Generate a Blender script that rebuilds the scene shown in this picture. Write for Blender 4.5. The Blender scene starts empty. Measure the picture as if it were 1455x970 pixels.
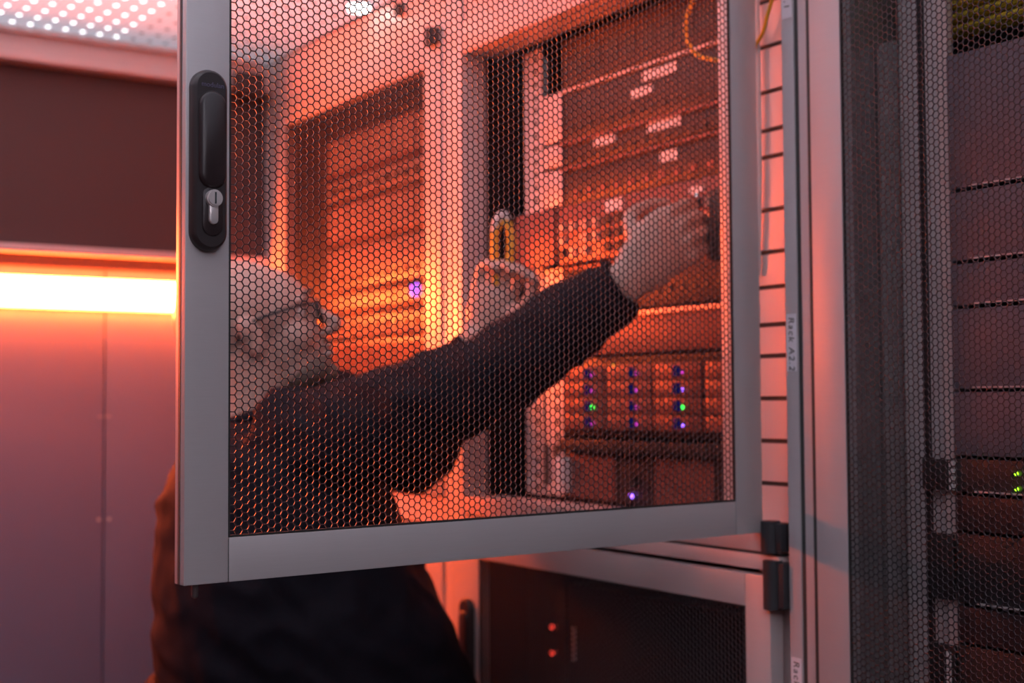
import bpy, bmesh, math, random
import numpy as np
from mathutils import Vector, Matrix, noise

random.seed(7)
S = bpy.context.scene
COL = S.collection

# ------------------------------------------------------------------ camera
YAW, PITCH, ROLL, FPX = 0.588275, 0.0431796, -0.00611, 1922.1
cam_d = bpy.data.cameras.new('camera')
cam = bpy.data.objects.new('camera', cam_d)
COL.objects.link(cam)
fw = Vector((math.sin(YAW)*math.cos(PITCH), math.cos(YAW)*math.cos(PITCH), math.sin(PITCH)))
rt = Vector((math.cos(YAW), -math.sin(YAW), 0))
up = rt.cross(fw)
rt2 = rt*math.cos(ROLL) + up*math.sin(ROLL)
up2 = up*math.cos(ROLL) - rt*math.sin(ROLL)
M4 = Matrix((rt2, up2, -fw)).transposed().to_4x4()
M4.translation = Vector((0, 0, 1.4))
cam.matrix_world = M4
cam_d.sensor_width = 36.0
cam_d.lens = FPX/1455*36
cam_d.clip_start = 0.02
cam_d.dof.use_dof = True
cam_d.dof.focus_distance = 1.33
cam_d.dof.aperture_fstop = 4.2
S.camera = cam

# ------------------------------------------------------------------ world, exposure
W = bpy.data.worlds.new('world')
S.world = W
W.use_nodes = True
W.node_tree.nodes['Background'].inputs[0].default_value = (0.55, 0.5, 0.62, 1)
W.node_tree.nodes['Background'].inputs[1].default_value = 0.01
S.view_settings.view_transform = 'Standard'
S.view_settings.look = 'None'
S.view_settings.exposure = 0.0
S.view_settings.gamma = 1.0

STRIP = 175.0      # orange strip light on the end wall
CEIL = 12.5        # white light panels under the roof


# ------------------------------------------------------------------ materials
def mat(name, col, rough=0.5, metal=0.0, noise_amt=0.0, noise_scale=20.0, stretch=(1, 1, 1), bump=0.0, spec=0.5, coat=0.0):
    m = bpy.data.materials.new(name)
    m.use_nodes = True
    nt = m.node_tree
    b = nt.nodes['Principled BSDF']
    b.inputs['Base Color'].default_value = (*col, 1)
    b.inputs['Roughness'].default_value = rough
    b.inputs['Metallic'].default_value = metal
    b.inputs['Specular IOR Level'].default_value = spec
    b.inputs['Coat Weight'].default_value = coat
    if noise_amt or bump:
        tc = nt.nodes.new('ShaderNodeTexCoord')
        mp = nt.nodes.new('ShaderNodeMapping')
        mp.inputs['Scale'].default_value = stretch
        n = nt.nodes.new('ShaderNodeTexNoise')
        n.inputs['Scale'].default_value = noise_scale
        n.inputs['Detail'].default_value = 4
        nt.links.new(tc.outputs['Object'], mp.inputs['Vector'])
        nt.links.new(mp.outputs['Vector'], n.inputs['Vector'])
        if noise_amt:
            mx = nt.nodes.new('ShaderNodeMix')
            mx.data_type = 'RGBA'
            mx.inputs['A'].default_value = (*[c*(1-noise_amt) for c in col], 1)
            mx.inputs['B'].default_value = (*[min(1, c*(1+noise_amt)) for c in col], 1)
            nt.links.new(n.outputs['Fac'], mx.inputs['Factor'])
            nt.links.new(mx.outputs['Result'], b.inputs['Base Color'])
        if bump:
            bp = nt.nodes.new('ShaderNodeBump')
            bp.inputs['Strength'].default_value = bump
            bp.inputs['Distance'].default_value = 0.002
            nt.links.new(n.outputs['Fac'], bp.inputs['Height'])
            nt.links.new(bp.outputs['Normal'], b.inputs['Normal'])
    return m


def emit(name, col, strength):
    m = bpy.data.materials.new(name)
    m.use_nodes = True
    nt = m.node_tree
    nt.nodes.remove(nt.nodes['Principled BSDF'])
    e = nt.nodes.new('ShaderNodeEmission')
    e.inputs[0].default_value = (*col, 1)
    e.inputs[1].default_value = strength
    nt.links.new(e.outputs[0], nt.nodes['Material Output'].inputs[0])
    return m


ALU = mat('brushed_aluminium', (0.62, 0.58, 0.58), 0.38, 0.3, 0.05, 30, (1, 1, 40))
ALU_H = mat('brushed_aluminium_rail', (0.62, 0.58, 0.58), 0.38, 0.3, 0.05, 30, (1, 40, 40))
POSTM = mat('post_aluminium', (0.76, 0.70, 0.69), 0.42, 0.25, 0.04, 30, (1, 1, 40))
ALU_G = mat('anodised_aluminium', (0.60, 0.58, 0.60), 0.42, 0.25, 0.03, 20, (1, 1, 30))
GROOVE = mat('dark_groove', (0.05, 0.06, 0.06), 0.5)
MESHW = mat('mesh_punched_edge', (0.12, 0.10, 0.11), 0.36, 0.2)
MESHM = mat('mesh_black_coat', (0.035, 0.03, 0.036), 0.36, 0.3, 0.1, 60)
BLACKP = mat('black_plastic', (0.034, 0.026, 0.027), 0.36, 0, 0.2, 80, bump=0.08)
BLACKP2 = mat('black_plastic_lever', (0.030, 0.020, 0.021), 0.32, 0, 0.2, 80)
RUBBER = mat('rubber', (0.02, 0.02, 0.02), 0.7)
STEEL = mat('lock_steel', (0.72, 0.66, 0.64), 0.3, 0.45, 0.08, 60)
PINM = mat('pin_steel', (0.25, 0.23, 0.23), 0.3, 0.8, 0.05, 50)
HINGE = mat('hinge_black', (0.035, 0.035, 0.04), 0.5, 0.0, 0.15, 50)
WALLP = mat('wall_panel_paint', (0.20, 0.20, 0.29), 0.45, 0, 0.03, 3)
DARKP = mat('dark_panel_paint', (0.085, 0.055, 0.055), 0.55, 0, 0.05, 4)
BEAMP = mat('beam_paint', (0.78, 0.64, 0.62), 0.4, 0.2, 0.04, 6)
FLOORM = mat('floor_vinyl', (0.07, 0.065, 0.07), 0.4, 0, 0.08, 8)
DARKW = mat('dark_wall_paint', (0.06, 0.055, 0.06), 0.5, 0, 0.05, 5)
WHITEP = mat('white_paint', (0.8, 0.78, 0.8), 0.5, 0, 0.02, 5)
DARKMET = mat('dark_steel', (0.05, 0.045, 0.05), 0.4, 0.4, 0.1, 12)
GREYMET = mat('grey_steel', (0.45, 0.42, 0.43), 0.45, 0.3, 0.06, 14)
RAILM = mat('zinc_rail', (0.74, 0.71, 0.72), 0.4, 0.35, 0.06, 25)
SRV_DK = mat('server_dark', (0.042, 0.028, 0.031), 0.42, 0.15, 0.15, 18)
SRV_BK = mat('server_black', (0.03, 0.03, 0.032), 0.42, 0.1, 0.15, 18)
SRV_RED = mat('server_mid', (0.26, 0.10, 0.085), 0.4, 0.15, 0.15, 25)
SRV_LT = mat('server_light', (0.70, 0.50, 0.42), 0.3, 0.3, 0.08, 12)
LABELM = mat('label_white', (0.85, 0.82, 0.83), 0.5)
TAPE = mat('label_tape', (0.86, 0.84, 0.90), 0.5)
INK = mat('label_ink', (0.02, 0.03, 0.03), 0.6)
INK2 = mat('embossed_ink', (0.13, 0.11, 0.18), 0.4)
SKIN = mat('skin', (0.60, 0.42, 0.35), 0.33, 0, 0.06, 40, bump=0.05)
BEARD = mat('stubble', (0.20, 0.16, 0.13), 0.7, 0, 0.3, 250)
CLOTH = mat('jacket_cloth', (0.008, 0.009, 0.0155), 0.8, 0, 0.2, 160, bump=0.25, spec=0.2)
CLOTH2 = mat('trouser_cloth', (0.009, 0.008, 0.011), 0.85, 0, 0.2, 200, bump=0.2, spec=0.2)
SHOEM = mat('shoe_leather', (0.02, 0.018, 0.018), 0.45)
EYEM = mat('eye_white', (0.8, 0.78, 0.76), 0.2)
GLASSF = mat('glasses_frame', (0.02, 0.02, 0.025), 0.3)
YCABLE = mat('yellow_cable', (0.75, 0.42, 0.03), 0.4)
OCABLE = mat('orange_cable', (0.95, 0.50, 0.07), 0.35)
WCABLE = mat('white_cable', (0.75, 0.72, 0.72), 0.4)
STRIPM = emit('strip_diffuser', (1.0, 0.104, 0.016), STRIP)
CEIL2M = emit('ceiling_diffuser_dim', (0.90, 0.88, 1.0), 2.0)
CEILM = emit('ceiling_diffuser', (0.93, 0.88, 1.0), CEIL)
HALLM = emit('hall_diffuser', (1.0, 0.97, 1.0), 5.0)
HALL2M = emit('wide_hall_diffuser', (0.82, 0.86, 1.0), 3.2)
PUCKM = emit('puck_diffuser', (1.0, 0.97, 0.95), 8.0)
LEDG = emit('led_green', (0.03, 1.0, 0.08), 3.0)
LEDY = emit('led_yellow_green', (0.5, 0.8, 0.08), 1.2)
LEDV = emit('led_violet', (0.25, 0.10, 1.0), 4.5)
LEDM = emit('led_magenta', (0.65, 0.05, 0.55), 1.5)
LATCH_GLOW = emit('latch_blue_glow', (0.05, 0.05, 0.6), 0.10)  # latches are no lamps; their dark blue is painted as a faint glow
LEDR = emit('led_red', (1.0, 0.06, 0.04), 1.2)
HILITE = emit('highlight_white', (0.8, 0.9, 1.0), 1.6)  # painted highlight on the reddish patch unit, a small glowing spot
LEDLIME = emit('led_lime', (0.35, 1.0, 0.02), 4.0)


# ------------------------------------------------------------------ helpers
def tag(o, label=None, cat=None, group=None, kind=None):
    if label: o['label'] = label
    if cat: o['category'] = cat
    if group: o['group'] = group
    if kind: o['kind'] = kind
    return o


def empty(name, loc=(0, 0, 0), rz=0.0, parent=None):
    o = bpy.data.objects.new(name, None)
    o.empty_display_size = 0.05
    COL.objects.link(o)
    o.location = loc
    o.rotation_euler = (0, 0, rz)
    if parent: o.parent = parent
    return o


def link(name, me, parent=None, loc=(0, 0, 0)):
    o = bpy.data.objects.new(name, me)
    COL.objects.link(o)
    o.location = loc
    if parent: o.parent = parent
    return o


class MB:
    def __init__(s): s.bm = bmesh.new()

    def box(s, x0, x1, y0, y1, z0, z1, bev=0.0, seg=2):
        x0, x1 = min(x0, x1), max(x0, x1)
        y0, y1 = min(y0, y1), max(y0, y1)
        z0, z1 = min(z0, z1), max(z0, z1)
        r = bmesh.ops.create_cube(s.bm, size=1)
        vs = r['verts']
        for v in vs:
            v.co = Vector((x0+(v.co.x+.5)*(x1-x0), y0+(v.co.y+.5)*(y1-y0), z0+(v.co.z+.5)*(z1-z0)))
        if bev:
            es = list({e for v in vs for e in v.link_edges})
            bmesh.ops.bevel(s.bm, geom=es, offset=bev, segments=seg, affect='EDGES', profile=0.6)
        return s

    def cyl(s, p0, p1, r, n=16, r2=None):
        p0, p1 = Vector(p0), Vector(p1)
        d = p1-p0
        q = d.to_track_quat('Z', 'Y')
        bmesh.ops.create_cone(s.bm, cap_ends=True, segments=n, radius1=r, radius2=r if r2 is None else r2, depth=d.length,
                              matrix=Matrix.Translation((p0+p1)/2) @ q.to_matrix().to_4x4())
        return s

    def ball(s, c, rx, ry=None, rz=None, seg=20, rot=None):
        ry = rx if ry is None else ry
        rz = rx if rz is None else rz
        m = Matrix.Translation(Vector(c))
        if rot is not None: m = m @ rot.to_4x4()
        m = m @ Matrix.Diagonal((rx, ry, rz, 1))
        bmesh.ops.create_uvsphere(s.bm, u_segments=seg, v_segments=max(8, seg//2), radius=1, matrix=m)
        return s

    def loft(s, rings, n=20, caps=True):
        """rings: list of (centre, axis_u, axis_v) with axes already scaled; closed tube."""
        vv = []
        for c, u, v in rings:
            c, u, v = Vector(c), Vector(u), Vector(v)
            vv.append([s.bm.verts.new(c+u*math.cos(2*math.pi*k/n)+v*math.sin(2*math.pi*k/n)) for k in range(n)])
        for a, b in zip(vv, vv[1:]):
            for k in range(n):
                s.bm.faces.new((a[k], a[(k+1) % n], b[(k+1) % n], b[k]))
        if caps:
            s.bm.faces.new(list(reversed(vv[0])))
            s.bm.faces.new(vv[-1])
        return s

    def tube(s, pts, rad, n=10, smooth=6):
        """tube along a Catmull-Rom path; rad number or list."""
        P = [Vector(p) for p in pts]
        R = rad if isinstance(rad, (list, tuple)) else [rad]*len(P)
        path, rr = [], []
        for i in range(len(P)-1):
            p0 = P[i-1] if i else P[i]*2-P[i+1]
            p3 = P[i+2] if i+2 < len(P) else P[i+1]*2-P[i]
            for k in range(smooth):
                t = k/smooth
                path.append(0.5*((2*P[i])+(P[i+1]-p0)*t+(2*p0-5*P[i]+4*P[i+1]-p3)*t*t+(-p0+3*P[i]-3*P[i+1]+p3)*t**3))
                rr.append(R[i]*(1-t)+R[i+1]*t)
        path.append(P[-1]); rr.append(R[-1])
        T0 = (path[1]-path[0]).normalized()
        u = T0.orthogonal().normalized()
        rings = []
        for i, p in enumerate(path):
            T = (path[min(i+1, len(path)-1)]-path[max(i-1, 0)]).normalized()
            u = (u-T*u.dot(T)).normalized()
            rings.append((p, u*rr[i], T.cross(u)*rr[i]))
        return s.loft(rings, n)

    def prism(s, pts, y0, y1, bev=0.0, inset=0.0):
        """outline in (x, z), extruded from y0 (front) to y1; a front edge chamfered by inset over bev."""
        n = len(pts)
        cx = sum(p[0] for p in pts)/n; cz = sum(p[1] for p in pts)/n

        def off(k, d):
            a, b, c = pts[k-1], pts[k], pts[(k+1) % n]
            e1 = Vector((b[0]-a[0], b[1]-a[1])); e2 = Vector((c[0]-b[0], c[1]-b[1]))
            nn = (Vector((-e1.y, e1.x)).normalized()+Vector((-e2.y, e2.x)).normalized()).normalized()
            return (b[0]+nn.x*d, b[1]+nn.y*d)
        layers = [(y1, 0.0)]
        if bev:
            layers += [(y0+bev, 0.0), (y0+bev*.35, inset*.35), (y0, inset)]
        else:
            layers += [(y0, 0.0)]
        rows = [[s.bm.verts.new((off(k, d)[0], y, off(k, d)[1])) for k in range(n)] for y, d in layers]
        for a, b in zip(rows, rows[1:]):
            for k in range(n):
                s.bm.faces.new((a[k], a[(k+1) % n], b[(k+1) % n], b[k]))
        s.bm.faces.new(list(reversed(rows[0])))
        s.bm.faces.new(rows[-1])
        return s

    def mesh(s, name, m, smooth=False):
        bmesh.ops.recalc_face_normals(s.bm, faces=s.bm.faces)
        me = bpy.data.meshes.new(name)
        s.bm.to_mesh(me); s.bm.free()
        me.materials.append(m)
        if smooth:
            me.shade_smooth()
            try: me.set_sharp_from_angle(angle=math.radians(40))
            except Exception: pass
        return me

    def build(s, name, m, parent=None, smooth=False, loc=(0, 0, 0)):
        return link(name, s.mesh(name, m, smooth), parent, loc)


def bx(name, m, parent, *b, bev=0.0, seg=2):
    return MB().box(*b, bev=bev, seg=seg).build(name, m, parent, smooth=bev > 0)


def slot_outline(x0, x1, z0, z1, n=14):
    """stadium outline, counter-clockwise seen from -y."""
    r = (x1-x0)/2; c = (x0+x1)/2
    pts = [(c+r*math.cos(math.pi*k/n), z1-r+r*math.sin(math.pi*k/n)) for k in range(n+1)]
    pts += [(c-r*math.cos(math.pi*k/n), z0+r-r*math.sin(math.pi*k/n)) for k in range(n+1)]
    return pts


def lettering(body, size, m, parent, matrix, extrude=0.0001, align='LEFT', name='lettering', italic=0.0, space=1.0):
    c = bpy.data.curves.new('text', 'FONT')
    c.body = body; c.size = size; c.extrude = extrude; c.align_x = align; c.align_y = 'CENTER'; c.shear = italic
    c.space_character = space
    t = bpy.data.objects.new('text', c)
    COL.objects.link(t)
    dg = bpy.context.evaluated_depsgraph_get()
    me = bpy.data.meshes.new_from_object(t.evaluated_get(dg))
    bpy.data.objects.remove(t)
    me.materials.clear(); me.materials.append(m)
    o = link(name, me, parent)
    o.matrix_local = matrix
    return o


PITCH_HEX, WEB_HEX = 0.00805, 0.00098


def hex_mesh(name, w, h, m, t=0.0013):
    """perforated sheet of flat-topped hexagonal holes over x 0..w, z 0..h, y 0..t."""
    p = PITCH_HEX
    R0 = p/math.sqrt(3); R1 = (p-WEB_HEX)/math.sqrt(3)
    dx = p*math.sqrt(3)/2
    nx = int(w/dx)+1; nz = int(h/p)+1
    I, J = np.meshgrid(np.arange(nx), np.arange(nz), indexing='ij')
    cx = (I*dx).ravel(); cz = ((J+0.5*(I % 2))*p).ravel()
    a = np.arange(6)*math.pi/3
    n = len(cx)
    V = np.zeros((n, 24, 3), np.float32)
    for q, (R, y) in enumerate(((R0, 0), (R1, 0), (R0, t), (R1, t))):
        V[:, q*6:q*6+6, 0] = cx[:, None]+R*np.cos(a)
        V[:, q*6:q*6+6, 1] = y
        V[:, q*6:q*6+6, 2] = cz[:, None]+R*np.sin(a)
    V[:, :, 0] = np.clip(V[:, :, 0], 0, w); V[:, :, 2] = np.clip(V[:, :, 2], 0, h)
    f = []
    for k in range(6):
        l = (k+1) % 6
        f += [(k, l, 6+l, 6+k), (12+l, 12+k, 18+k, 18+l), (6+k, 6+l, 18+l, 18+k)]
    F = (np.array(f)[None]+(np.arange(n)*24)[:, None, None]).reshape(-1).astype(np.int32)
    me = bpy.data.meshes.new(name)
    me.vertices.add(n*24); me.vertices.foreach_set('co', V.ravel())
    nf = n*18
    me.loops.add(nf*4); me.loops.foreach_set('vertex_index', F)
    me.polygons.add(nf)
    me.polygons.foreach_set('loop_start', np.arange(0, nf*4, 4, dtype=np.int32))
    me.update(calc_edges=True)
    me.validate()
    me.materials.append(m); me.materials.append(MESHW)
    me.polygons.foreach_set('material_index', np.tile(np.array([0, 0, 1], np.int32), n*6))
    return me


# ------------------------------------------------------------------ the setting
def struct(o):
    o['kind'] = 'structure'
    return o


YE = 2.85    # end wall face
struct(bx('floor', FLOORM, None, -0.95, 2.2, -1.7, 2.95, -0.05, 0.0))
struct(bx('wall_left', DARKW, None, -0.95, -0.9, -1.7, 2.95, 0.0, 2.167))
struct(bx('wall_rear', DARKW, None, -0.9, 2.2, -1.75, -1.7, 0.0, 2.167))
struct(bx('wall_right', DARKW, None, 1.25, 1.30, -1.7, 0.39, 0.0, 2.167))
we = struct(bx('wall_end', DARKMET, None, -0.9, 2.2, 2.862, 2.95, 0.0, 2.163))
for a, b in ((-0.9, 0.0655), (0.0685, 0.8665), (0.8695, 1.224)):
    bx('wall_panel', WALLP, we, a, b, YE, 2.8615, 0.0, 1.68, bev=0.0015)
for z in (1.155, 0.75, 0.35):
    for x in (0.858, 0.879):
        MB().cyl((x, YE-0.0012, z), (x, YE+0.002, z), 0.004, 10).build('screw', STEEL, we)
bx('joint_clip', GREYMET, we, 0.855, 0.881, YE-0.001, YE+0.001, 1.369, 1.372)
# dark header panel, ledge and beam above the light strip
struct(bx('trim_1', DARKP, None, -0.899, 1.224, 2.848, 2.8615, 1.722, 2.095))
struct(bx('trim_2', BEAMP, None, -0.899, 1.224, 2.815, 2.8475, 1.705, 1.722, bev=0.003))
struct(bx('trim_3', DARKP, None, -0.899, 1.224, 2.835, 2.849, 1.681, 1.705))
be = struct(bx('trim_4', BEAMP, None, -0.899, 1.224, 2.800, 2.8475, 2.092, 2.108, bev=0.003))
struct(bx('trim_5', BEAMP, None, -0.899, 1.224, 2.81, 2.8475, 2.108, 2.147))
struct(bx('trim_6', BEAMP, None, -0.9, 1.2, 2.795, 2.8475, 2.147, 2.160, bev=0.003))


def perforated_roof():
    px, py = 0.0350, 0.055
    hx, hy = 0.004, 0.006
    bm = bmesh.new()
    x_lo, x_hi, y_lo, y_hi, z = -0.9, 1.226, -1.7, 2.86, 2.163
    ny = int((y_hi-y_lo)/py); nx = int((x_hi-x_lo)/px)
    for j in range(ny):
        o = 0.0
        for i in range(-1, nx):
            a0 = max(x_lo, x_lo+i*px+o); a1 = x_lo+(i+1)*px+o
            if i == nx-1: a1 = x_hi
            if a1 <= a0: continue
            b0 = y_lo+j*py; b1 = b0+py if j < ny-1 else y_hi
            c = (x_lo+(i+.5)*px+o, b0+py/2)
            out = [(a0, b0), (a1, b0), (a1, b1), (a0, b1)]
            if c[0]-hx <= a0 or c[0]+hx >= a1:
                bm.faces.new([bm.verts.new((*q, z)) for q in out]); continue
            inn = [(c[0]-hx, c[1]-hy), (c[0]+hx, c[1]-hy), (c[0]+hx, c[1]+hy), (c[0]-hx, c[1]+hy)]
            vo = [bm.verts.new((*q, z)) for q in out]; vi = [bm.verts.new((*q, z)) for q in inn]
            for k in range(4):
                bm.faces.new((vo[k], vo[(k+1) % 4], vi[(k+1) % 4], vi[k]))
    bmesh.ops.remove_doubles(bm, verts=bm.verts, dist=1e-5)
    me = bpy.data.meshes.new('ceiling'); bm.to_mesh(me); bm.free()
    m = mat('roof_ribbed_sheet', (0.80, 0.78, 0.82), 0.3, 0.3)
    nt = m.node_tree
    tc = nt.nodes.new('ShaderNodeTexCoord'); wv = nt.nodes.new('ShaderNodeTexWave')
    wv.inputs['Scale'].default_value = 26; wv.inputs['Distortion'].default_value = 0.0
    wv.bands_direction = 'X'
    bp = nt.nodes.new('ShaderNodeBump'); bp.inputs['Strength'].default_value = 0.6; bp.inputs['Distance'].default_value = 0.004
    nt.links.new(tc.outputs['Object'], wv.inputs['Vector']); nt.links.new(wv.outputs['Fac'], bp.inputs['Height'])
    nt.links.new(bp.outputs['Normal'], nt.nodes['Principled BSDF'].inputs['Normal'])
    tr = nt.nodes.new('ShaderNodeBsdfTranslucent'); tr.inputs[0].default_value = (0.86, 0.84, 0.88, 1)
    mx = nt.nodes.new('ShaderNodeMixShader'); mx.inputs[0].default_value = 0.45
    nt.links.new(nt.nodes['Principled BSDF'].outputs[0], mx.inputs[1]); nt.links.new(tr.outputs[0], mx.inputs[2])
    nt.links.new(mx.outputs[0], nt.nodes['Material Output'].inputs[0])
    me.materials.append(m)
    return struct(link('ceiling', me))


perforated_roof()


# ------------------------------------------------------------------ lights of the place
def strip_light():
    r = empty('strip_light', (0.0, YE-.0004, 1.627))
    tag(r, 'long glowing orange strip light on the end wall below the dark panel', 'light')
    MB().box(-0.32, 1.14, -0.006, 0.0, -0.034, 0.034).build('housing', ALU, r)
    MB().box(-0.315, 1.135, -0.018, -0.006, -0.031, 0.031).build('diffuser', STRIPM, r)
    return r


strip_light()

def ceiling_light(x, y, sx, sy, label, m=CEILM, z=2.16, group=None):
    r = empty('ceiling_light', (x, y, z))
    tag(r, label, 'light', group)
    f = MB()
    f.box(-sx/2-.012, sx/2+.012, -sy/2-.012, -sy/2, -.03, 0).box(-sx/2-.012, sx/2+.012, sy/2, sy/2+.012, -.03, 0)
    f.box(-sx/2-.012, -sx/2, -sy/2, sy/2, -.03, 0).box(sx/2, sx/2+.012, -sy/2, sy/2, -.03, 0)
    f.build('frame', WHITEP, r)
    MB().box(-sx/2, sx/2, -sy/2, sy/2, -.022, -.012).build('diffuser', m, r)
    return r


ceiling_light(0.35, 1.35, 0.5, 0.35, 'white light panel under the roof above the open door', CEIL2M)
ceiling_light(0.0, -0.6, 0.6, 0.6, 'white light panel under the roof behind the camera')
hl = empty('hall_light', (0.75, 3.55, 2.45))
tag(hl, 'bright light panel above the roof shining through its small holes', 'light')
MB().box(-.50, .45, -.30, .35, 0.0, 0.02).build('diffuser', HALLM, hl)
MB().box(-.52, .47, -.32, .37, 0.021, 0.04).build('housing', WHITEP, hl)
hl2 = empty('hall_light', (0.15, 1.1, 2.75))
tag(hl2, 'wide white light panel hanging above the translucent roof', 'light')
MB().box(-1.0, 1.0, -1.6, 1.5, 0.0, 0.02).build('diffuser', HALL2M, hl2)
MB().box(-1.02, 1.02, -1.62, 1.52, 0.021, 0.04).build('housing', WHITEP, hl2)
pk = empty('puck_light', (1.185, 2.30, 2.161))
tag(pk, 'small round white lamp under the roof above the far rack', 'light')
MB().cyl((0, 0, -.004), (0, 0, 0), .026, 24).build('ring', ALU, pk, True)
MB().cyl((0, 0, -.012), (0, 0, -.004), .02, 24, .022).build('lens', PUCKM, pk, True)


# ------------------------------------------------------------------ doors
def make_door(parent, origin, rz, w, h, sl, sr, rail, label, hexme, handle_z=None, t=0.022, handle=True, gloss=ALU):
    """free end at local x=0, hinge at x=w, outer face at y=0, back at y=t."""
    d = empty('door', origin, rz, parent)
    d['label'] = label
    for a, b in ((0, sl), (w-sr, w)):
        MB().box(a, b, 0, t, 0, h, bev=0.0012).build('stile', gloss, d, True)
    for a, b in ((0, rail), (h-rail, h)):
        MB().box(sl+.0009, w-sr-.0009, 0.0004, t, a, b, bev=0.0008).build('rail', ALU_H if gloss is ALU else gloss, d, True)
    for a, b in ((sl-.0004, sl+.0012), (w-sr-.0012, w-sr+.0004)):
        for c2, d2 in ((.001, rail-.0012), (h-rail+.0012, h-.001)):
            MB().box(a, b, .0012, t-.002, c2, d2).build('corner_seam', GROOVE, d)
    g = MB()
    e = 0.0022
    for a, b, c2, d2 in ((sl, sl+e, rail, h-rail), (w-sr-e, w-sr, rail, h-rail)):
        g.box(a, b, .0012, .0042, c2, d2)
    g.box(sl+e, w-sr-e, .0012, .0042, rail, rail+e).box(sl+e, w-sr-e, .0012, .0042, h-rail-e, h-rail)
    g.build('gasket', RUBBER, d)
    o = link('mesh_panel', hexme, d, (sl-.002, .0022, rail-.002))
    if handle:
        # the groove along the free edge
        MB().box(-.0006, 0.0004, t*.42, t*.62, 0.0005, h-.0005).build('edge_groove', GROOVE, d)
    return d


def swing_handle(d, x0, z0, z1, word=None, wdt=0.0357):
    x1 = x0+wdt
    MB().prism(slot_outline(x0, x1, z0, z1), -.011, 0.001, .006, .0035).build('handle_plate', BLACKP, d, True)
    MB().prism(slot_outline(x0+.0050, x1-.0030, z0+.058, z1-.021), -.0155, -.010, .004, .0035).build('handle_lever', BLACKP2, d, True)
    cx = x0+.0190; cz = z0+.0490
    MB().prism(slot_outline(cx-.0105, cx+.0105, cz-.0355, cz+.012), -.0124, -.010, .0012, .0012).build('lock_surround', BLACKP2, d, True)
    MB().cyl((cx, -.0165, cz), (cx, -.008, cz), .0080, 32).cyl((cx, -.0175, cz), (cx, -.0164, cz), .0066, 32).build('lock_cylinder', STEEL, d, True)
    MB().prism(slot_outline(cx-.0045, cx+.0045, cz-.0245, cz-.002), -.0150, -.010, .0008, .0006).build('lock_body', STEEL, d, True)
    MB().box(cx-.0004, cx+.0012, -.0178, -.0170, cz-.0055, cz+.0055).build('keyway', INK, d)
    if word:
        m = Matrix(((1, 0, 0, x0+.0190), (0, 0, -1, -.01125), (0, 1, 0, z1-.0155), (0, 0, 0, 1)))
        lettering(word, .0066, INK2, d, m, align='CENTER', extrude=0.0002)


def hinge(parent, x, y, z0, z1):
    """black hinge block standing proud of the frame (x is its front)."""
    h = MB()
    h.cyl((x+.012, y, z0), (x+.012, y, z1), .0125, 20)
    h.box(x+.008, x+.03, y-.022, y+.004, z0+.002, z1-.002, bev=.002)
    return h.build('hinge', HINGE, parent, True)


# ------------------------------------------------------------------ the rack with the open door
RX = 1.225
rack = empty('server_rack', (0, 0, 0))
tag(rack, 'grey server rack with its upper mesh door swung open towards the aisle', 'rack', 'server racks along the aisle')


def slotted_post(name, parent, x0, x1, y0, y1, z0, z1, m, groove=None):
    o = MB().box(x0, x1, y0, y1, z0, z1, bev=.0012).build(name, m, parent, True)
    return o


slotted_post('post', rack, 1.228, 1.300, 1.2005, 1.2215, 0.05, 2.16, ALU_G)
# recessed inner face beside the hinge, with punched slots
rec = MB()
zs = [0.06, 1.235, 1.290, 1.345, 1.4, 1.455, 1.4955, 1.5445, 1.59, 1.645, 1.7145, 1.7495, 1.80, 1.86, 1.92, 1.98, 2.1]
for a, b in zip(zs, zs[1:]):
    rec.box(1.252, 1.256, 1.236, 1.2985, a+.0030, b-.0030)
rec.box(1.252, 1.256, 1.2225, 1.2345, .06, 2.1)
rec.build('slotted_plate', BEAMP, rack)
bx('plate_backing', GROOVE, rack, 1.2565, 1.262, 1.2225, 1.30, .06, 2.1)
bx('gap_seal', GROOVE, rack, 1.240, 1.252, 1.2226, 1.2275, .06, 2.1)
slotted_post('post', rack, 1.236, 1.300, 1.3125, 1.3425, 1.236, 2.0, BEAMP)
slotted_post('post', rack, RX+.001, 1.277, 1.993, 2.0265, 0.05, 2.16, POSTM)
slotted_post('post', rack, RX+.001, 1.277, 2.0285, 2.052, 0.05, 2.16, POSTM)
bx('side_panel', DARKMET, rack, 1.30, 2.05, 2.03, 2.04, 0.06, 2.14)
bx('side_panel', DARKMET, rack, 1.302, 2.05, 1.206, 1.212, 0.06, 2.14)
bx('back_panel', DARKMET, rack, 2.051, 2.06, 1.206, 2.04, 0.06, 2.14)
bx('top_beam', BEAMP, rack, RX+.002, 1.30, 1.3135, 1.9925, 2.005, 2.06, bev=.002)
bx('fascia', BEAMP, rack, RX+.006, 1.24, 1.2225, 1.9925, 2.0605, 2.158)
bx('top_panel', DARKMET, rack, 1.30, 2.05, 1.2125, 2.03, 2.141, 2.15)
mb = MB()
mb.box(RX+.002, 1.30, 1.2375, 1.9925, 1.2045, 1.2345, bev=.002)
mb.box(RX+.002, 1.30, 1.2375, 1.9925, 1.1815, 1.2005, bev=.002)
mb.build('middle_beam', BEAMP, rack, True)
bx('beam_gap', GROOVE, rack, RX+.006, 1.29, 1.238, 1.992, 1.2006, 1.2044)
bx('base', DARKMET, rack, 1.24, 2.05, 1.2, 2.05, 0.0005, 0.05)
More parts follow.
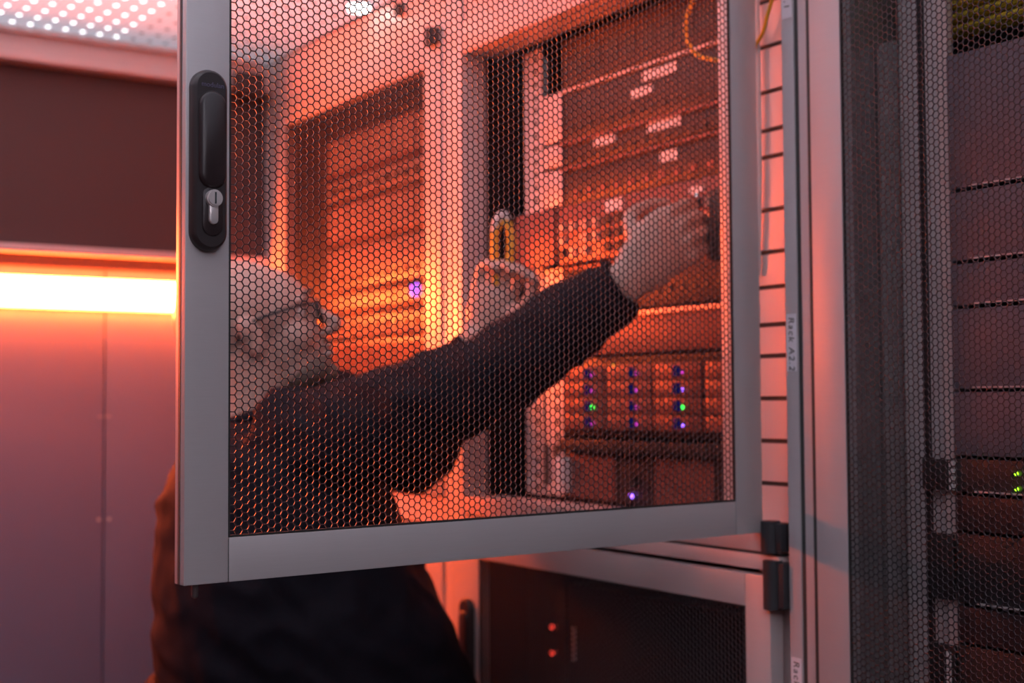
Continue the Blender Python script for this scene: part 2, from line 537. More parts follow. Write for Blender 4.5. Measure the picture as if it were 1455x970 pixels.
# 19 inch rails
def rail19(parent, y0, y1, x, z0, z1, m=RAILM, holes=True):
    o = MB()
    flip = 1
    o.box(x, x+.004, y0, y1, z0, z1)
    o.box(x, x+.05, y1-.004 if y1 > y0 else y0, y1, z0, z1)
    r = o.build('mounting_rail', m, parent)
    if holes:
        h = MB()
        z = z0+.012
        while z < z1-.012:
            c = y0+min(.0165, (y1-y0)*.45); h.box(x-.0006, x+.0005, c-.0045, c+.0045, z-.0048, z+.0048)
            z += .0222
        h.build('rail_hole', GROOVE, r)
    return r


rail19(rack, 1.878, 1.932, 1.3155, 1.24, 2.0)
rail19(rack, 1.822, 1.876, 1.3165, 1.24, 1.62)
rail19(rack, 1.3545, 1.3725, 1.3155, 1.24, 2.0)
rail19(rack, 1.822, 1.932, 1.3155, 0.10, 1.16, m=DARKMET)
rail19(rack, 1.354, 1.3725, 1.3155, 0.10, 1.16, m=DARKMET)
bx('rail_slot', GROOVE, rack, 1.3145, 1.3156, 1.862, 1.878, 1.258, 1.325)
bx('rail_slot', GROOVE, rack, 1.3145, 1.3156, 1.834, 1.850, 1.262, 1.325)

# labels on the post
def tape(parent, z_top, z_bot, word, tilt=0.0):
    t = bx('label_tape', TAPE, parent, 1.2274, 1.2279, 1.2025, 1.2195, z_bot, z_top)
    if word:
        m = Matrix(((0, 0, -1, 1.2272), (0, -1, 0, 1.211), (-1, 0, 0, z_top-.004), (0, 0, 0, 1)))
        lettering(word, .0135, INK, t, m, italic=0.12, space=1.22)
    return t


HEX_UP = hex_mesh('hexagon_mesh_upper', .6895, .752, MESHM)
P0 = (0.445, 1.216, 1.23)
door = make_door(rack, P0, 0.0556, .777, .832, .0443, .047, .0416, 'open mesh door with black swing handle', HEX_UP)
swing_handle(door, .0030, .3115, .4835, 'modulan')
MB().cyl((.0155, .011, -.011), (.0155, .011, .003), .0032, 16).ball((.0155, .011, -.011), .0032, seg=12).build('latch_pin', PINM, door, True)
hinge(rack, 1.215, 1.252, 1.205, 1.245)
hinge(rack, 1.212, 1.246, 1.135, 1.196)
# closed lower door
HEX_LO = hex_mesh('hexagon_mesh_lower', .648, .895, MESHM)
dl = make_door(rack, (RX-.003, 2.0265, .20), -math.pi/2, .777, .975, .0885, .045, .0415, 'closed lower mesh door', HEX_LO)
swing_handle(dl, .040, .69, .865)

# ------------------------------------------------------------------ far rack
rackf = empty('server_rack', (0, 0, 0))
tag(rackf, 'far server rack behind the person, glowing orange behind its closed mesh door', 'rack', 'server racks along the aisle')
slotted_post('post', rackf, RX+.001, 1.277, 2.0535, 2.0565, 0.05, 2.16, POSTM)
slotted_post('post', rackf, RX+.001, 1.277, 2.785, 2.846, 0.05, 2.16, POSTM)
bx('fascia', BEAMP, rackf, RX+.002, 1.24, 2.0575, 2.784, 2.063, 2.158)
bx('middle_beam', BEAMP, rackf, RX+.002, 1.29, 2.0575, 2.784, 1.1815, 1.228)
bx('side_panel', DARKMET, rackf, 1.30, 2.05, 2.80, 2.806, 0.06, 2.14)
bx('side_panel', DARKMET, rackf, 1.30, 2.05, 2.056, 2.062, 0.06, 2.14)
bx('back_panel', DARKMET, rackf, 2.051, 2.06, 2.056, 2.806, 0.06, 2.14)
bx('base', DARKMET, rackf, 1.24, 2.05, 2.056, 2.84, 0.0005, 0.05)
rail19(rackf, 2.140, 2.165, 1.3055, 1.24, 2.05, holes=False)
rail19(rackf, 2.68, 2.73, 1.3055, 1.24, 2.05, m=DARKMET, holes=False)
HEX_FAR = hex_mesh('hexagon_mesh_far', .612, .716, MESHM)
df = make_door(rackf, (RX-.003, 2.784, 1.231), -math.pi/2, .7265, .832, .061, .058, .06, 'closed upper mesh door', HEX_FAR)
hinge(rackf, 1.205, 2.080, 2.036, 2.068)
dfl = make_door(rackf, (RX-.003, 2.784, .20), -math.pi/2, .7265, .975, .061, .058, .06, 'closed lower mesh door', HEX_FAR, handle=True)
dfl.children[-2].scale = (1, 1, 1.2)
bx('latch_block', HINGE, rackf, 1.214, 1.2245, 2.197, 2.219, 2.122, 2.146, bev=.003)
struct(bx('corner_shadow_block', HINGE, None, 1.130, 1.196, 2.77, 2.80, 2.075, 2.125, bev=.006))  # black block added where the wall corner lies in shadow

# ------------------------------------------------------------------ near rack
rackn = empty('server_rack', (0, 0, 0))
tag(rackn, 'near server rack with closed dark mesh door at the right edge', 'rack', 'server racks along the aisle')
slotted_post('post', rackn, 1.228, 1.300, 1.1755, 1.193, 0.05, 2.16, ALU_G)
bx('post_seam', GROOVE, rackn, 1.2292, 1.29, 1.1935, 1.2, .06, 2.15)
bx('post_seam', GROOVE, rackn, 1.2240, 1.29, 1.1690, 1.175, .06, 2.15)
bx('side_panel', GREYMET, rackn, 1.302, 2.05, 1.194, 1.199, 0.06, 2.14)
bx('side_panel', DARKMET, rackn, 1.302, 2.05, .41, .415, 0.06, 2.14)
bx('back_panel', DARKMET, rackn, 2.051, 2.06, .41, 1.199, 0.06, 2.14)
bx('top_panel', DARKMET, rackn, 1.30, 2.05, .4155, 1.1935, 2.141, 2.15)
bx('base', DARKMET, rackn, 1.24, 2.05, .40, 1.195, 0.0005, 0.05)
slotted_post('post', rackn, 1.228, 1.300, .395, .43, 0.05, 2.16, POSTM)
bx('fascia', BEAMP, rackn, 1.228, 1.24, .431, 1.1745, 2.065, 2.158)
bx('cable_duct', RAILM, rackn, 1.370, 1.385, 1.128, 1.19, .3, 1.86)
rn = rail19(rackn, 1.0445, 1.112, 1.3155, .10, 2.05, m=RAILM, holes=False)
bx('rail_groove', DARKMET, rn, 1.3142, 1.3156, 1.069, 1.079, .11, 2.04)
bx('rail_lip', BEAMP, rackn, 1.306, 1.3155, 1.0295, 1.044, .10, 2.05)
rail19(rackn, .55, .575, 1.3155, .10, 2.05, holes=False)
HEX_NEAR = hex_mesh('hexagon_mesh_near', .654, 1.125, MESHM)
dn = make_door(rackn, (RX-.003, 1.1685, .90), -math.pi/2, .7495, 1.16, .0495, .05, .02, 'closed dark mesh door', HEX_NEAR, gloss=ALU_G)
dnl = make_door(rackn, (RX-.003, 1.1685, .20), -math.pi/2, .7495, .698, .0495, .05, .02, 'closed lower mesh door', HEX_NEAR, gloss=ALU_G)
dnl.children[-2].scale = (1, 1, .59)
tape(rack, 1.9625, 1.879, 'Rack A2.1')
tape(rack, 1.5055, 1.4335, 'Rack A2.2')
tape(rack, 1.0795, 1.012, 'Rack')


# ------------------------------------------------------------------ equipment
def unit(label, cat, group, name, y0, y1, z0, z1, x=1.315, depth=.5, m=SRV_DK, ears=None, ear_m=None, bev=.0015):
    """rack unit, origin at the middle of its front bottom edge."""
    yc = (y0+y1)/2
    r = empty(name, (x, yc, z0))
    tag(r, label, cat, group)
    hw = (y1-y0)/2; h = z1-z0
    MB().box(0, depth, -hw, hw, 0, h, bev=bev).build('chassis', m, r, True)
    if ears:
        for s, e in ((1, ears[0]), (-1, ears[1])):
            if e: MB().box(-.004, -.0002, s*hw, s*(hw+e), .001, h-.001, bev=.001).build('mounting_ear', ear_m or m, r, True)
    r['hw'] = hw; r['h'] = h
    return r


def add(r, name, m, y0, y1, z0, z1, x0=-.003, x1=-.0001, bev=0.0):
    """front detail in the unit's own coordinates: y offset from the far end (0 at the far/left end), z from its bottom."""
    hw = r['hw']
    return MB().box(x0, x1, hw-y0, hw-y1, z0, z1, bev=bev).build(name, m, r, bev > 0)


def ports(r, m, y0, n, step, z, w=.011, h=.008, x0=-.002):
    for k in range(n):
        add(r, 'port', m, y0+k*step, y0+k*step+w, z, z+h, x0=x0)


def led(r, m, y, z, s=.0025):
    hw = r['hw']
    return MB().ball((-.002, hw-y, z), s, seg=10).build('led', m, r, True)


G = 'equipment in the open rack'
YA, YB = 1.374, 1.814
u = unit('dark blank tray at the top of the open rack', 'server', G, 'cable_tray', YA, YB, 1.917, 1.998, m=SRV_DK, ears=(.0, .0))
for k in range(9): add(u, 'vent', SRV_BK, .03+k*.045, .06+k*.045, .02, .06, x0=-.001)
u = unit('patch panel with two white labels just below the top tray of the open rack', 'patch panel', G, 'patch_unit', YA, YB, 1.830, 1.914, m=SRV_DK, ears=(.058, 0), ear_m=BEAMP)
add(u, 'edge_trim', BEAMP, 0, .44, .079, .083, x0=-.006)
add(u, 'label_strip', LABELM, .212, .292, .057, .072)
add(u, 'label_strip', LABELM, .184, .236, .036, .049)
ports(u, SRV_BK, .02, 16, .026, .012)
u = unit('network switch with two pinkish labels in the upper part of the open rack', 'switch', G, 'network_switch', YA, YB, 1.788, 1.826, m=SRV_DK, ears=(.056, 0), ear_m=BEAMP)
add(u, 'edge_trim', SRV_RED, 0, .44, .033, .038, x0=-.008)
add(u, 'label_strip', LABELM, .088, .142, .018, .032)
add(u, 'label_strip', LABELM, .222, .300, .018, .033)
ports(u, SRV_BK, .02, 15, .027, .004)
u = unit('network switch with one white label above the red patch unit', 'switch', G, 'network_switch', YA, YB, 1.722, 1.784, m=SRV_DK, ears=(.058, 0), ear_m=BEAMP)
add(u, 'edge_trim', SRV_RED, 0, .44, .056, .061, x0=-.008)
add(u, 'label_strip', LABELM, .252, .292, .034, .050)
ports(u, SRV_RED, .03, 11, .036, .010, w=.014, h=.012)
u = unit('protruding reddish patch unit with wide ears held by the person', 'patch panel', G, 'patch_unit', YA, YB, 1.622, 1.717, x=1.300, m=SRV_RED, ears=(.115, .0))
add(u, 'label_strip', LABELM, .135, .178, .072, .090)
for k in range(13):
    for q in range(3):
        if random.random() < .75:
            add(u, 'port', random.choice((SRV_LT, SRV_BK, SRV_DK, SRV_LT)), .012+k*.03, .026+k*.03, .010+q*.021, .024+q*.021, x0=-.005)
led(u, LEDLIME, .318, .064, .003)
add(u, 'label_strip', LABELM, .335, .365, .074, .084)  # white strip painted in for an elongated highlight, not a label
led(u, HILITE, .348, .072, .0022)  # glowing spot of the same painted highlight, no lamp
u = unit('dark server behind the stretched arm in the open rack', 'server', G, 'server', YA, YB, 1.541, 1.618, m=SRV_DK)
add(u, 'edge_trim', SRV_RED, 0, .44, .071, .076, x0=-.006)
ports(u, SRV_BK, .02, 15, .027, .02)
u = unit('plain bright blanking panel below the stretched arm', 'blank panel', G, 'blank_panel', YA, YB, 1.4715, 1.537, m=SRV_RED, depth=.04)
add(u, 'edge_trim', SRV_LT, 0, .44, .058, .0645, x0=-.005)
u = unit('storage server with three columns of drive bays and green lights', 'server', G, 'storage_server', YA, YB, 1.342, 1.4665, x=1.312, m=SRV_DK)
add(u, 'edge_trim', SRV_BK, .10, .44, .1180, .1240, x0=-.004)
for c, (ya, yb) in enumerate(((.01, .118), (.124, .232), (.238, .346), (.352, .436))):
    for q in range(4):
        z = .010+q*.0258
        b = add(u, 'drive_bay', SRV_RED, ya, yb, z, z+.0238, x0=-.006, bev=.001)
        if c < 3:
            hw = u['hw']
            off = (.080, .192, .298)[c]
            MB().box(-.0075, -.006, hw-off+.012, hw-off-.002, z+.004, z+.020).build('latch', LATCH_GLOW, b)
            col = {(0, 1): LEDG, (2, 1): LEDG}.get((c, q), (LEDM if q == 3 else LEDV if c == 2 else LEDM))
            MB().ball((-.0075, hw-off-.008, z+.010), .0030 if col is LEDG else .0024, seg=10).build('led', col, b, True)
led(u, LEDY, .138, .110, .0028)
sh = bx('shelf', SRV_BK, None, 1.300, 1.80, YA, YB, 1.3165, 1.336, bev=.001)
tag(sh, 'thin black shelf between the two lowest servers of the open rack', 'shelf', G)
u = unit('lowest server of the open rack with silver grip and violet light', 'server', G, 'server', YA, YB, 1.2375, 1.3145, m=SRV_DK)
add(u, 'front_grip', LABELM, -.008, .018, .010, .068, x0=-.020, bev=.003)
for a in (.134, .218): add(u, 'groove', SRV_BK, a, a+.009, .002, .075, x0=-.001)
MB().cyl((-.004, u['hw']-.178, .036), (0, u['hw']-.178, .036), .009, 20).build('power_button', SRV_BK, u, True)
led(u, LEDV, .175, .014, .004)
add(u, 'cover', SRV_RED, .010, .132, .004, .073, x0=-.002)
add(u, 'cover', SRV_RED, .230, .36, .004, .073, x0=-.002)

tag(bx('adapter_box', SRV_BK, None, 1.265, 1.298, 1.374, 1.404, 1.59, 1.69, bev=.003), 'small dark box at the fingertips of the raised hand', 'adapter')

# lower compartment
G2 = 'dark servers behind the closed lower door'
u = unit('dark server with two red lights behind the lower mesh door', 'server', G2, 'server', YA, YB-.004, .93, 1.10, m=SRV_BK, ears=(.058, 0))
hw = u['hw']
for z in (1.024, .981): led(u, LEDR, -.035, z-.93, .0045).location = (-.0065, 0, 0)
add(u, 'status_bar', RAILM, .012, .022, .045, .10)
u = unit('dark server below the two red lights', 'server', G2, 'server', YA, YB-.004, .70, .92, m=SRV_BK)

# far rack equipment
G3 = 'equipment in the far rack'
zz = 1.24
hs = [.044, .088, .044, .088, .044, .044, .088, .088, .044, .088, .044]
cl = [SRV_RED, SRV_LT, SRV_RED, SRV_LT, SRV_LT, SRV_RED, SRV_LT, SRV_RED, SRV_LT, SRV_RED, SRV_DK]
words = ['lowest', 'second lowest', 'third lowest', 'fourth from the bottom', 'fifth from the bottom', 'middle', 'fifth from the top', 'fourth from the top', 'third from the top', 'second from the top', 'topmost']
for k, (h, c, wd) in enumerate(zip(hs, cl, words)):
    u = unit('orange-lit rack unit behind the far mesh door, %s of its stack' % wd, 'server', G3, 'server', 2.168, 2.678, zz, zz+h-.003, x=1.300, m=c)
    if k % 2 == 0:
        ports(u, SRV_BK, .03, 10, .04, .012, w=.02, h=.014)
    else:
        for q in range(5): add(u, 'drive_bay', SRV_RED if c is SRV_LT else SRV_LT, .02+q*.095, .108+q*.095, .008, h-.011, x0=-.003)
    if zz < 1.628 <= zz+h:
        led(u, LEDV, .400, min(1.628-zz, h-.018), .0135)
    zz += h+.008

# near rack equipment
G4 = 'servers in the near rack'
def near(label, z0, z1, m, ear, white=None, leds=(), name='server', trim=True):
    u = unit(label, 'server', G4, name, .578, 1.026, z0, z1, x=1.300, m=m, ears=(ear, 0) if ear else None, ear_m=SRV_BK)
    if trim: add(u, 'edge_trim', RAILM, .03, .44, .0005, .0022, x0=-.003)
    if white:
        for q in range(4): 
            s = (white[1]-white[0])/4
            add(u, 'label_strip', LABELM, -.006+white[2], .0+white[2], white[0]+q*s-z0, white[0]+(q+.8)*s-z0, x0=-.0055, bev=0)
    for y, z in leds: led(u, LEDLIME, 1.026-y, z-z0, .0022)
    return u


SRV_GR = mat('server_grey', (0.13, 0.14, 0.18), 0.45, 0.1, 0.1, 10)
near('grey server nearest the yellow cables at the top of the near rack', 1.642, 1.800, SRV_GR, 0)
near('grey server second from the yellow cables in the near rack', 1.558, 1.638, SRV_GR, 0)
near('grey server third from the yellow cables in the near rack', 1.506, 1.554, SRV_GR, 0)
near('grey server fourth from the yellow cables in the near rack', 1.410, 1.502, SRV_GR, 0)
near('dark grey server just above the black one with two lime lights', 1.333, 1.406, SRV_GR, 0, trim=False)
near('black server with two lime lights and white strip by its ear', 1.291, 1.329, SRV_BK, .043, (1.293, 1.328, .003), ((.941, 1.315), (.941, 1.298)))
near('dark grey server below the two lime lights', 1.247, 1.287, SRV_DK, 0, trim=False)
near('tall black server with rounded ear in the near rack', 1.164, 1.243, SRV_BK, .036)
near('dark grey server under the tall black one', 1.119, 1.160, SRV_DK, 0, trim=False)
near('lowest visible black server of the near rack with white strip', 1.02, 1.115, SRV_BK, .036, (1.07, 1.108, -.006))

# yellow cables at the top of the near rack
YC = mat('yellow_fibre', (0.62, 0.42, 0.03), 0.45)
for k in range(24):
    q, row = k % 12, k//12
    x = 1.40+.028*row
    z = 1.862+.0155*q
    yt = 1.165-.0165*q-.012*row
    o = MB().tube([(x, .45, z-.003), (x, .62, z-.004), (x, .80, z+.001), (x, yt-.05, z-.001), (x, yt-.012, z+.009), (x, yt, z+.04), (x, yt-.001, 2.10)], .0056, 8).build('fibre_cable', YC, None, True)
    tag(o, 'yellow fibre cable in the bundle at the top of the near rack', 'cable', 'yellow cables at the top of the near rack')

# loose cables by the hinge of the open rack
tag(MB().tube([(1.262, 1.385, 1.995), (1.258, 1.425, 1.955), (1.256, 1.436, 1.92), (1.258, 1.42, 1.885), (1.262, 1.385, 1.868), (1.275, 1.358, 1.864)], .0028, 8).build('fibre_cable', YCABLE, None, True),
    'thin yellow cable curving out of the top of the open rack', 'cable')
tag(MB().tube([(1.246, 1.243, 1.99), (1.243, 1.247, 1.93), (1.240, 1.258, 1.895), (1.241, 1.268, 1.875), (1.238, 1.286, 1.855)], .0026, 8).build('fibre_cable', YCABLE, None, True),
    'yellow cable loop hanging beside the door hinge', 'cable')
tag(MB().tube([(1.2465, 1.282, 1.98), (1.2455, 1.2815, 1.90), (1.245, 1.281, 1.80), (1.2455, 1.282, 1.70), (1.246, 1.285, 1.62), (1.247, 1.288, 1.56)], .0032, 8).build('patch_cable', WCABLE, None, True),
    'pale patch cable hanging down beside the hinge of the open door', 'cable')


# ------------------------------------------------------------------ the person
FWD = Vector((.91, -.415, 0)).normalized()
LAT = Vector((-FWD.y*-1, 0, 0))
LAT = Vector((0, 0, 1)).cross(FWD).normalized()      # the person's left
UPV = Vector((0, 0, 1))


def remesh(mb, name, m, voxel, smooth_it=4, parent=None, fn=None):
    bmesh.ops.recalc_face_normals(mb.bm, faces=mb.bm.faces)
    me = bpy.data.meshes.new('tmp'); mb.bm.to_mesh(me); mb.bm.free()
    o = bpy.data.objects.new('tmp', me); COL.objects.link(o)
    r = o.modifiers.new('r', 'REMESH'); r.mode = 'VOXEL'; r.voxel_size = voxel
    sm = o.modifiers.new('s', 'SMOOTH'); sm.iterations = smooth_it; sm.factor = .5
    dg = bpy.context.evaluated_depsgraph_get()
    me2 = bpy.data.meshes.new_from_object(o.evaluated_get(dg))
    bpy.data.objects.remove(o); bpy.data.meshes.remove(me)
    me2.name = name
    me2.materials.clear(); me2.materials.append(m)
    if fn:
        n = len(me2.vertices)
        co = np.zeros(n*3, np.float32); no = np.zeros(n*3, np.float32)
        me2.vertices.foreach_get('co', co); me2.vertices.foreach_get('normal', no)
        co = fn(co.reshape(-1, 3), no.reshape(-1, 3))
        me2.vertices.foreach_set('co', co.astype(np.float32).ravel())
    me2.shade_smooth()
    return link(name, me2, parent)


HEAD = Vector((0.849, 2.009, 1.510))
hp = -0.32                               # head tipped back, looking up at the hands
HF = (FWD*math.cos(hp)-UPV*math.sin(hp)).normalized()
HL = LAT
HU = HF.cross(HL).normalized()
HM = Matrix((HF, HL, HU)).transposed()


def hd(f, l, u): return HEAD+HF*f+HL*l+HU*u


body = MB()
E3 = lambda c, a, b, c3, seg=24: body.ball(hd(*c), a, b, c3, seg, HM)
E3((-.018, 0, .035), .100, .077, .085)
E3((.030, 0, .020), .070, .066, .075)
E3((.042, 0, -.035), .058, .058, .075)
E3((.044, 0, -.078), .050, .050, .036)
E3((.080, 0, -.098), .022, .024, .018)          # chin
for s in (-1, 1):
    E3((.082, s*.028, .022), .018, .026, .010, 14)   # brow
    E3((.058, s*.038, -.030), .032, .026, .032, 16)  # cheek
    E3((-.004, s*.075, -.012), .018, .010, .032, 16)  # ear
    E3((-.010, s*.083, .004), .014, .007, .018, 14)
    E3((.108, s*.011, -.034), .010, .009, .008, 10)   # nostril wing
body.tube([hd(.092, 0, .018), hd(.105, 0, .002), hd(.118, 0, -.016), hd(.124, 0, -.028), hd(.112, 0, -.036)], [.009, .010, .0115, .013, .009], 12, 4)
E3((.100, 0, -.057), .012, .024, .006, 14)
E3((.098, 0, -.070), .012, .022, .007, 14)
NECKB = Vector((0.845, 2.02, 1.35))
body.tube([hd(-.015, 0, -.02), hd(-.03, 0, -.09), NECKB, NECKB-UPV*.08], [.062, .060, .068, .09], 20, 5)
# trunk and legs under the clothes
body.loft([((.875, 1.975, 1.36), FWD*.07, LAT*.10), ((.88, 1.97, 1.30), FWD*.11, LAT*.15), ((.885, 1.968, 1.15), FWD*.125, LAT*.15), ((.90, 1.965, .98), FWD*.12, LAT*.15), ((.90, 1.965, .86), FWD*.11, LAT*.14)], 24)
HIP = Vector((.895, 1.966, .90))
for s in (-1, 1):
    h0 = HIP+LAT*s*.085
    f0 = HIP+LAT*s*.11
    body.tube([h0, h0+Vector((.02, 0, -.22)), h0+Vector((.02, 0, -.42)), f0+Vector((0, 0, -.62)), f0+Vector((-.02, 0, -.81))], [.088, .078, .056, .052, .036], 16, 4)
# right arm (nearest the camera) and left arm
SHR = Vector((.885, 1.845, 1.335)); ELR = Vector((1.035, 1.635, 1.428)); WRR = Vector((1.162, 1.454, 1.563))
SHL = Vector((1.02, 2.06, 1.365)); ELL = Vector((1.12, 1.975, 1.31)); WRL = Vector((1.180, 1.856, 1.512))
body.tube([SHR, (SHR+ELR)/2, ELR, (ELR+WRR)/2, WRR], [.062, .055, .045, .040, .030], 16, 5)
body.tube([SHL, (SHL+ELL)/2, ELL, (ELL+WRL)/2, WRL], [.058, .052, .045, .040, .029], 16, 5)
# right hand: palm, knuckles, five fingers
PC = Vector((1.217, 1.439, 1.617))
kn = [Vector((1.224, 1.432, 1.661)), Vector((1.235, 1.422, 1.643)), Vector((1.243, 1.417, 1.621)), Vector((1.249, 1.418, 1.600))]
hdir = (PC-WRR).normalized()
side = (kn[0]-kn[3]).normalized()
side = (side-hdir*side.dot(hdir)).normalized()
nrm = hdir.cross(side).normalized()
if nrm.y > 0: nrm = -nrm
body.loft([(WRR-hdir*.02, side*.029, nrm*.023), (WRR, side*.030, nrm*.022), (WRR+hdir*.03, side*.041, nrm*.021), (PC, side*.046, nrm*.019), (PC+hdir*.022, side*.045, nrm*.017), (PC+hdir*.034, side*.040, nrm*.012)], 22)
into = Vector((.93, .36, .0)).normalized()
for k, (K, ln) in enumerate(zip(kn, (.034, .035, .033, .028))):
    a = K - hdir*.012
    b = K + (hdir*.55+into*.6-nrm*(-.1)).normalized()*ln*.8
    c = b + (into*.85 - side*.25 - hdir*.1).normalized()*ln*.62
    d = c + (into*.35 - hdir*.7 - side*.1).normalized()*ln*.45
    body.tube([a, b, c, d], [.0105, .0098, .0088, .0074], 12, 5)
    body.ball(K, .0112, seg=12)
t0 = PC - hdir*.022 + side*.034 - nrm*.008
body.tube([t0, t0+(hdir*.5+side*.55-nrm*.5)*.04, t0+(hdir*1.15+side*.35-nrm*.8)*.052+into*.01, t0+(hdir*1.3+side*.1-nrm*.6)*.062+into*.024], [.015, .0125, .0105, .008], 12, 5)
# left hand closing round the looped cable
PL = Vector((1.190, 1.840, 1.562))
ld = (PL-WRL).normalized()
lside = Vector((-.55, .83, .0)).normalized()
lside = (lside-ld*lside.dot(ld)).normalized()
ln_ = ld.cross(lside).normalized()
if ln_.y > 0: ln_ = -ln_
body.loft([(WRL-ld*.02, lside*.028, ln_*.022), (WRL, lside*.029, ln_*.021), (WRL+ld*.03, lside*.040, ln_*.02), (PL+ld*.01, lside*.044, ln_*.018), (PL+ld*.030, lside*.036, ln_*.013)], 22)
for k in range(4):
    K = PL+ld*.022+lside*(.034-.022*k)
    L = (.034, .042, .044, .040)[k]
    b = K+(ld*.75+ln_*.35-lside*.15)*L
    c = b+(ld*.25+ln_*.45-lside*.75)*L*.75
    d = c+(-ld*.35+ln_*.2-lside*.75)*L*.5
    body.tube([K-ld*.012, b, c, d], [.0104, .0098, .0088, .0074], 12, 5)
t0 = PL-ld*.018-lside*.032
body.tube([t0, t0+(ld*.5-lside*.6)*.04+ln_*.008, t0+(ld*1.05-lside*.62)*.056+ln_*.012, t0+(ld*1.35-lside*.35)*.062+ln_*.01], [.0145, .012, .0102, .008], 12, 5)


def face_fn(co, no):
    C = np.array(HEAD); R = np.array(HM)
    loc = (co-C) @ R
    for s in (-1, 1):
        c = np.array((.094, s*.031, .006))
        d = np.linalg.norm((loc-c)/np.array((.030, .022, .013)), axis=1)
        co = co-no*(0.013*np.exp(-d**2))[:, None]
    d = np.linalg.norm((loc-np.array((.112, 0, -.0635)))/np.array((.02, .022, .0028)), axis=1)
    return co-no*(0.004*np.exp(-d**2))[:, None]


person = remesh(body, 'person', SKIN, .0036, 5, fn=face_fn)
tag(person, 'bald person in glasses and dark long-sleeved jacket reaching into the open rack', 'person')
for s in (-1, 1):
    MB().ball(hd(.0735, s*.031, .006), .0120, seg=16).build('eye', EYEM, person, True)
    MB().ball(hd(.0842, s*.031, .006), .0036, seg=10).build('pupil', INK, person, True)
# beard: a close shell over chin and jaw
bd = MB()
bd.ball(hd(.052, 0, -.085), .050, .050, .034, 24, HM).ball(hd(.082, 0, -.097), .026, .028, .022, 18, HM)
bd.ball(hd(.102, 0, -.049), .008, .026, .005, 14, HM)
remesh(bd, 'beard', BEARD, .003, 3, person)
gl = MB()
for s in (-1, 1):
    pts = [hd(.106, s*.033+.024*math.cos(a), -.001+.019*math.sin(a)) for a in [2*math.pi*k/12 for k in range(13)]]
    gl.tube(pts, .0030, 8, 3)
    gl.tube([hd(.104, s*.057, .012), hd(.07, s*.071, .014), hd(.02, s*.0785, .013), hd(-.012, s*.0815, .008), hd(-.03, s*.079, -.012)], .0024, 8, 5)
gl.tube([hd(.107, -.010, .010), hd(.112, 0, .013), hd(.107, .010, .010)], .002, 8, 4)
gl.build('glasses', GLASSF, person, True)
for s in (-1, 1):
    MB().tube([hd(.103, s*.012, .030), hd(.101, s*.030, .035), hd(.088, s*.050, .030)], [.003, .0042, .002], 8, 4).build('eyebrow', BEARD, person, True)

# jacket
jk = MB()
def ring(x, y, z, a, b): return ((x, y, z), FWD*a, LAT*b)
jk.loft([ring(.855, 2.008, 1.378, .072, .080), ring(.860, 2.000, 1.355, .098, .130), ring(.868, 1.985, 1.315, .138, .185), ring(.874, 1.975, 1.25, .188, .20),
         ring(.888, 1.968, 1.15, .208, .205), ring(.914, 1.955, 1.05, .236, .208), ring(.928, 1.949, .985, .246, .205), ring(.938, 1.945, .94, .256, .205), ring(.938, 1.945, .905, .235, .20)], 36)
jk.tube([SHR-Vector((.03, -.06, .0)), SHR, (SHR*.5+ELR*.5), ELR, ELR*.5+WRR*.5, WRR*.82+ELR*.18, WRR*.96+ELR*.04], [.092, .086, .078, .070, .060, .053, .040], 24, 6)
jk.tube([SHL-Vector((.06, .03, .0)), SHL, (SHL+ELL)/2, ELL, (ELL+WRL)/2, WRL*.93+ELL*.07], [.095, .085, .074, .066, .055, .038], 24, 6)


def cloth_fn(co, no):
    out = co.copy()
    for i in range(len(co)):
        p = Vector(co[i])
        q = Vector((p.x*5+p.z*6, p.y*5, p.z*9-p.x*7))
        d = noise.noise(q)*.009 + noise.noise(p*32)*.002 + (.35-abs(noise.noise(Vector((p.x*11-p.y*5, p.y*9, p.z*17+p.x*12)))))*.013 - .003
        out[i] += no[i]*d
    return out


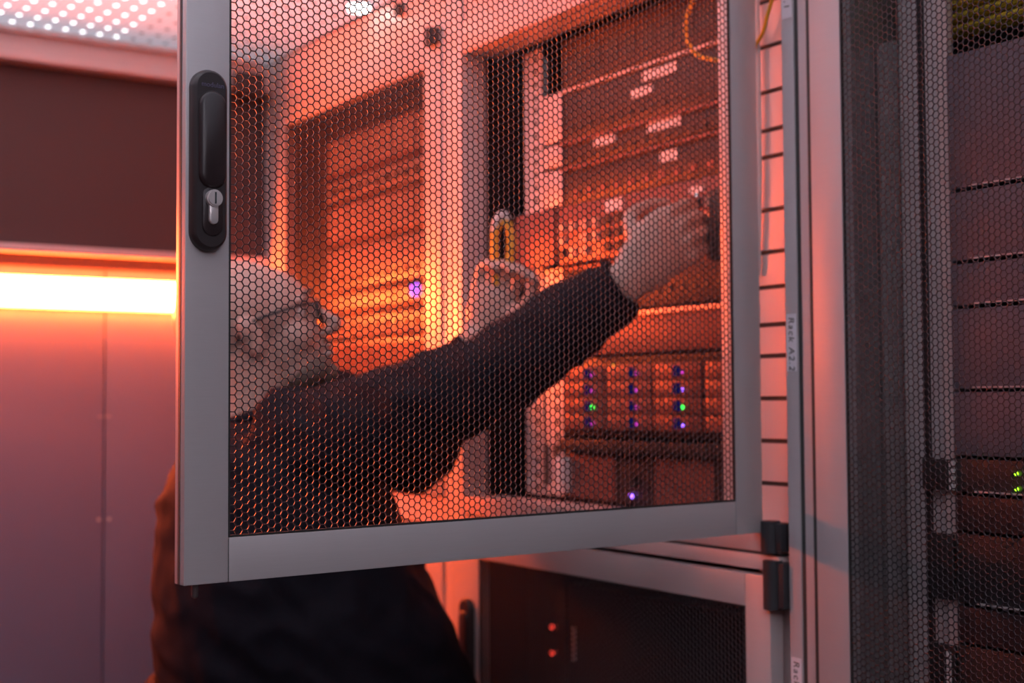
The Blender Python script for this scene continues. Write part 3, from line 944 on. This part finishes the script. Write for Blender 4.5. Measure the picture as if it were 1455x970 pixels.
jacket = remesh(jk, 'jacket', CLOTH, .008, 5, person, cloth_fn)
ax = (WRR-ELR).normalized()
cu = MB(); c0 = WRR*.945+ELR*.055
o1 = ax.orthogonal().normalized(); o2 = ax.cross(o1)
cu.tube([c0+(o1*math.cos(a)+o2*math.sin(a))*.036 for a in [2*math.pi*k/16 for k in range(17)]], .006, 8, 3)
cu.build('cuff', CLOTH, person, True)
co_ = MB()
nk = Vector((.857, 2.005, 1.376))
co_.tube([nk+FWD*.078*math.cos(a)+LAT*.078*math.sin(a)+UPV*(.004+.026*math.cos(a)) for a in [2*math.pi*k/16 for k in range(17)]], .011, 10, 3)
co_.build('collar', CLOTH, person, True)
hm = MB()
hm.tube([Vector((.936, 1.946, .940))+FWD*.258*math.cos(a)+LAT*.208*math.sin(a)+UPV*-.028*math.cos(a) for a in [2*math.pi*k/28 for k in range(29)]], .011, 8, 2)
hm.build('hem', CLOTH, person, True)
tr = MB()
tr.loft([ring(.90, 1.965, 1.0, .15, .17), ring(.90, 1.965, .90, .155, .18), ring(.90, 1.965, .82, .13, .17)], 28)
for s in (-1, 1):
    h0 = HIP+LAT*s*.085
    f0 = HIP+LAT*s*.11
    tr.tube([h0+UPV*.02, h0+Vector((.02, 0, -.22)), h0+Vector((.02, 0, -.42)), f0+Vector((0, 0, -.62)), f0+Vector((-.02, 0, -.83))], [.105, .098, .078, .07, .066], 18, 4)
remesh(tr, 'trousers', CLOTH2, .01, 4, person)
for s in (-1, 1):
    f0 = HIP+LAT*s*.11+Vector((-.02, 0, -.90))
    sh_ = MB()
    sh_.loft([(f0-FWD*.075+UPV*.035, LAT*.03, UPV*.030), (f0-FWD*.05+UPV*.05, LAT*.038, UPV*.048), (f0+FWD*.02+UPV*.05, LAT*.042, UPV*.048), (f0+FWD*.10+UPV*.035, LAT*.046, UPV*.033), (f0+FWD*.17+UPV*.028, LAT*.040, UPV*.026), (f0+FWD*.195+UPV*.022, LAT*.02, UPV*.014)], 18)
    sh_.build('shoe', SHOEM, person, True)

# looped cable in the left hand
lc = MB()
lc.tube([(1.186, 1.822, 1.585), (1.183, 1.822, 1.64), (1.184, 1.820, 1.672), (1.193, 1.813, 1.688), (1.203, 1.806, 1.674), (1.205, 1.806, 1.64), (1.2, 1.812, 1.60)], [.006, .0075, .0075, .006, .0075, .0085, .007], 12, 6)
lco = lc.build('looped_cable', OCABLE, None, True)
tag(lco, 'short orange cable looped upwards in the left hand of the person', 'cable')
lb = MB().tube([(1.1815, 1.8215, 1.671), (1.185, 1.817, 1.689), (1.193, 1.812, 1.698), (1.201, 1.807, 1.690)], [.006, .008, .008, .006], 12, 5).build('boot', WCABLE, lco, True)
lb['label'] = 'pale boot at the top of the loop'
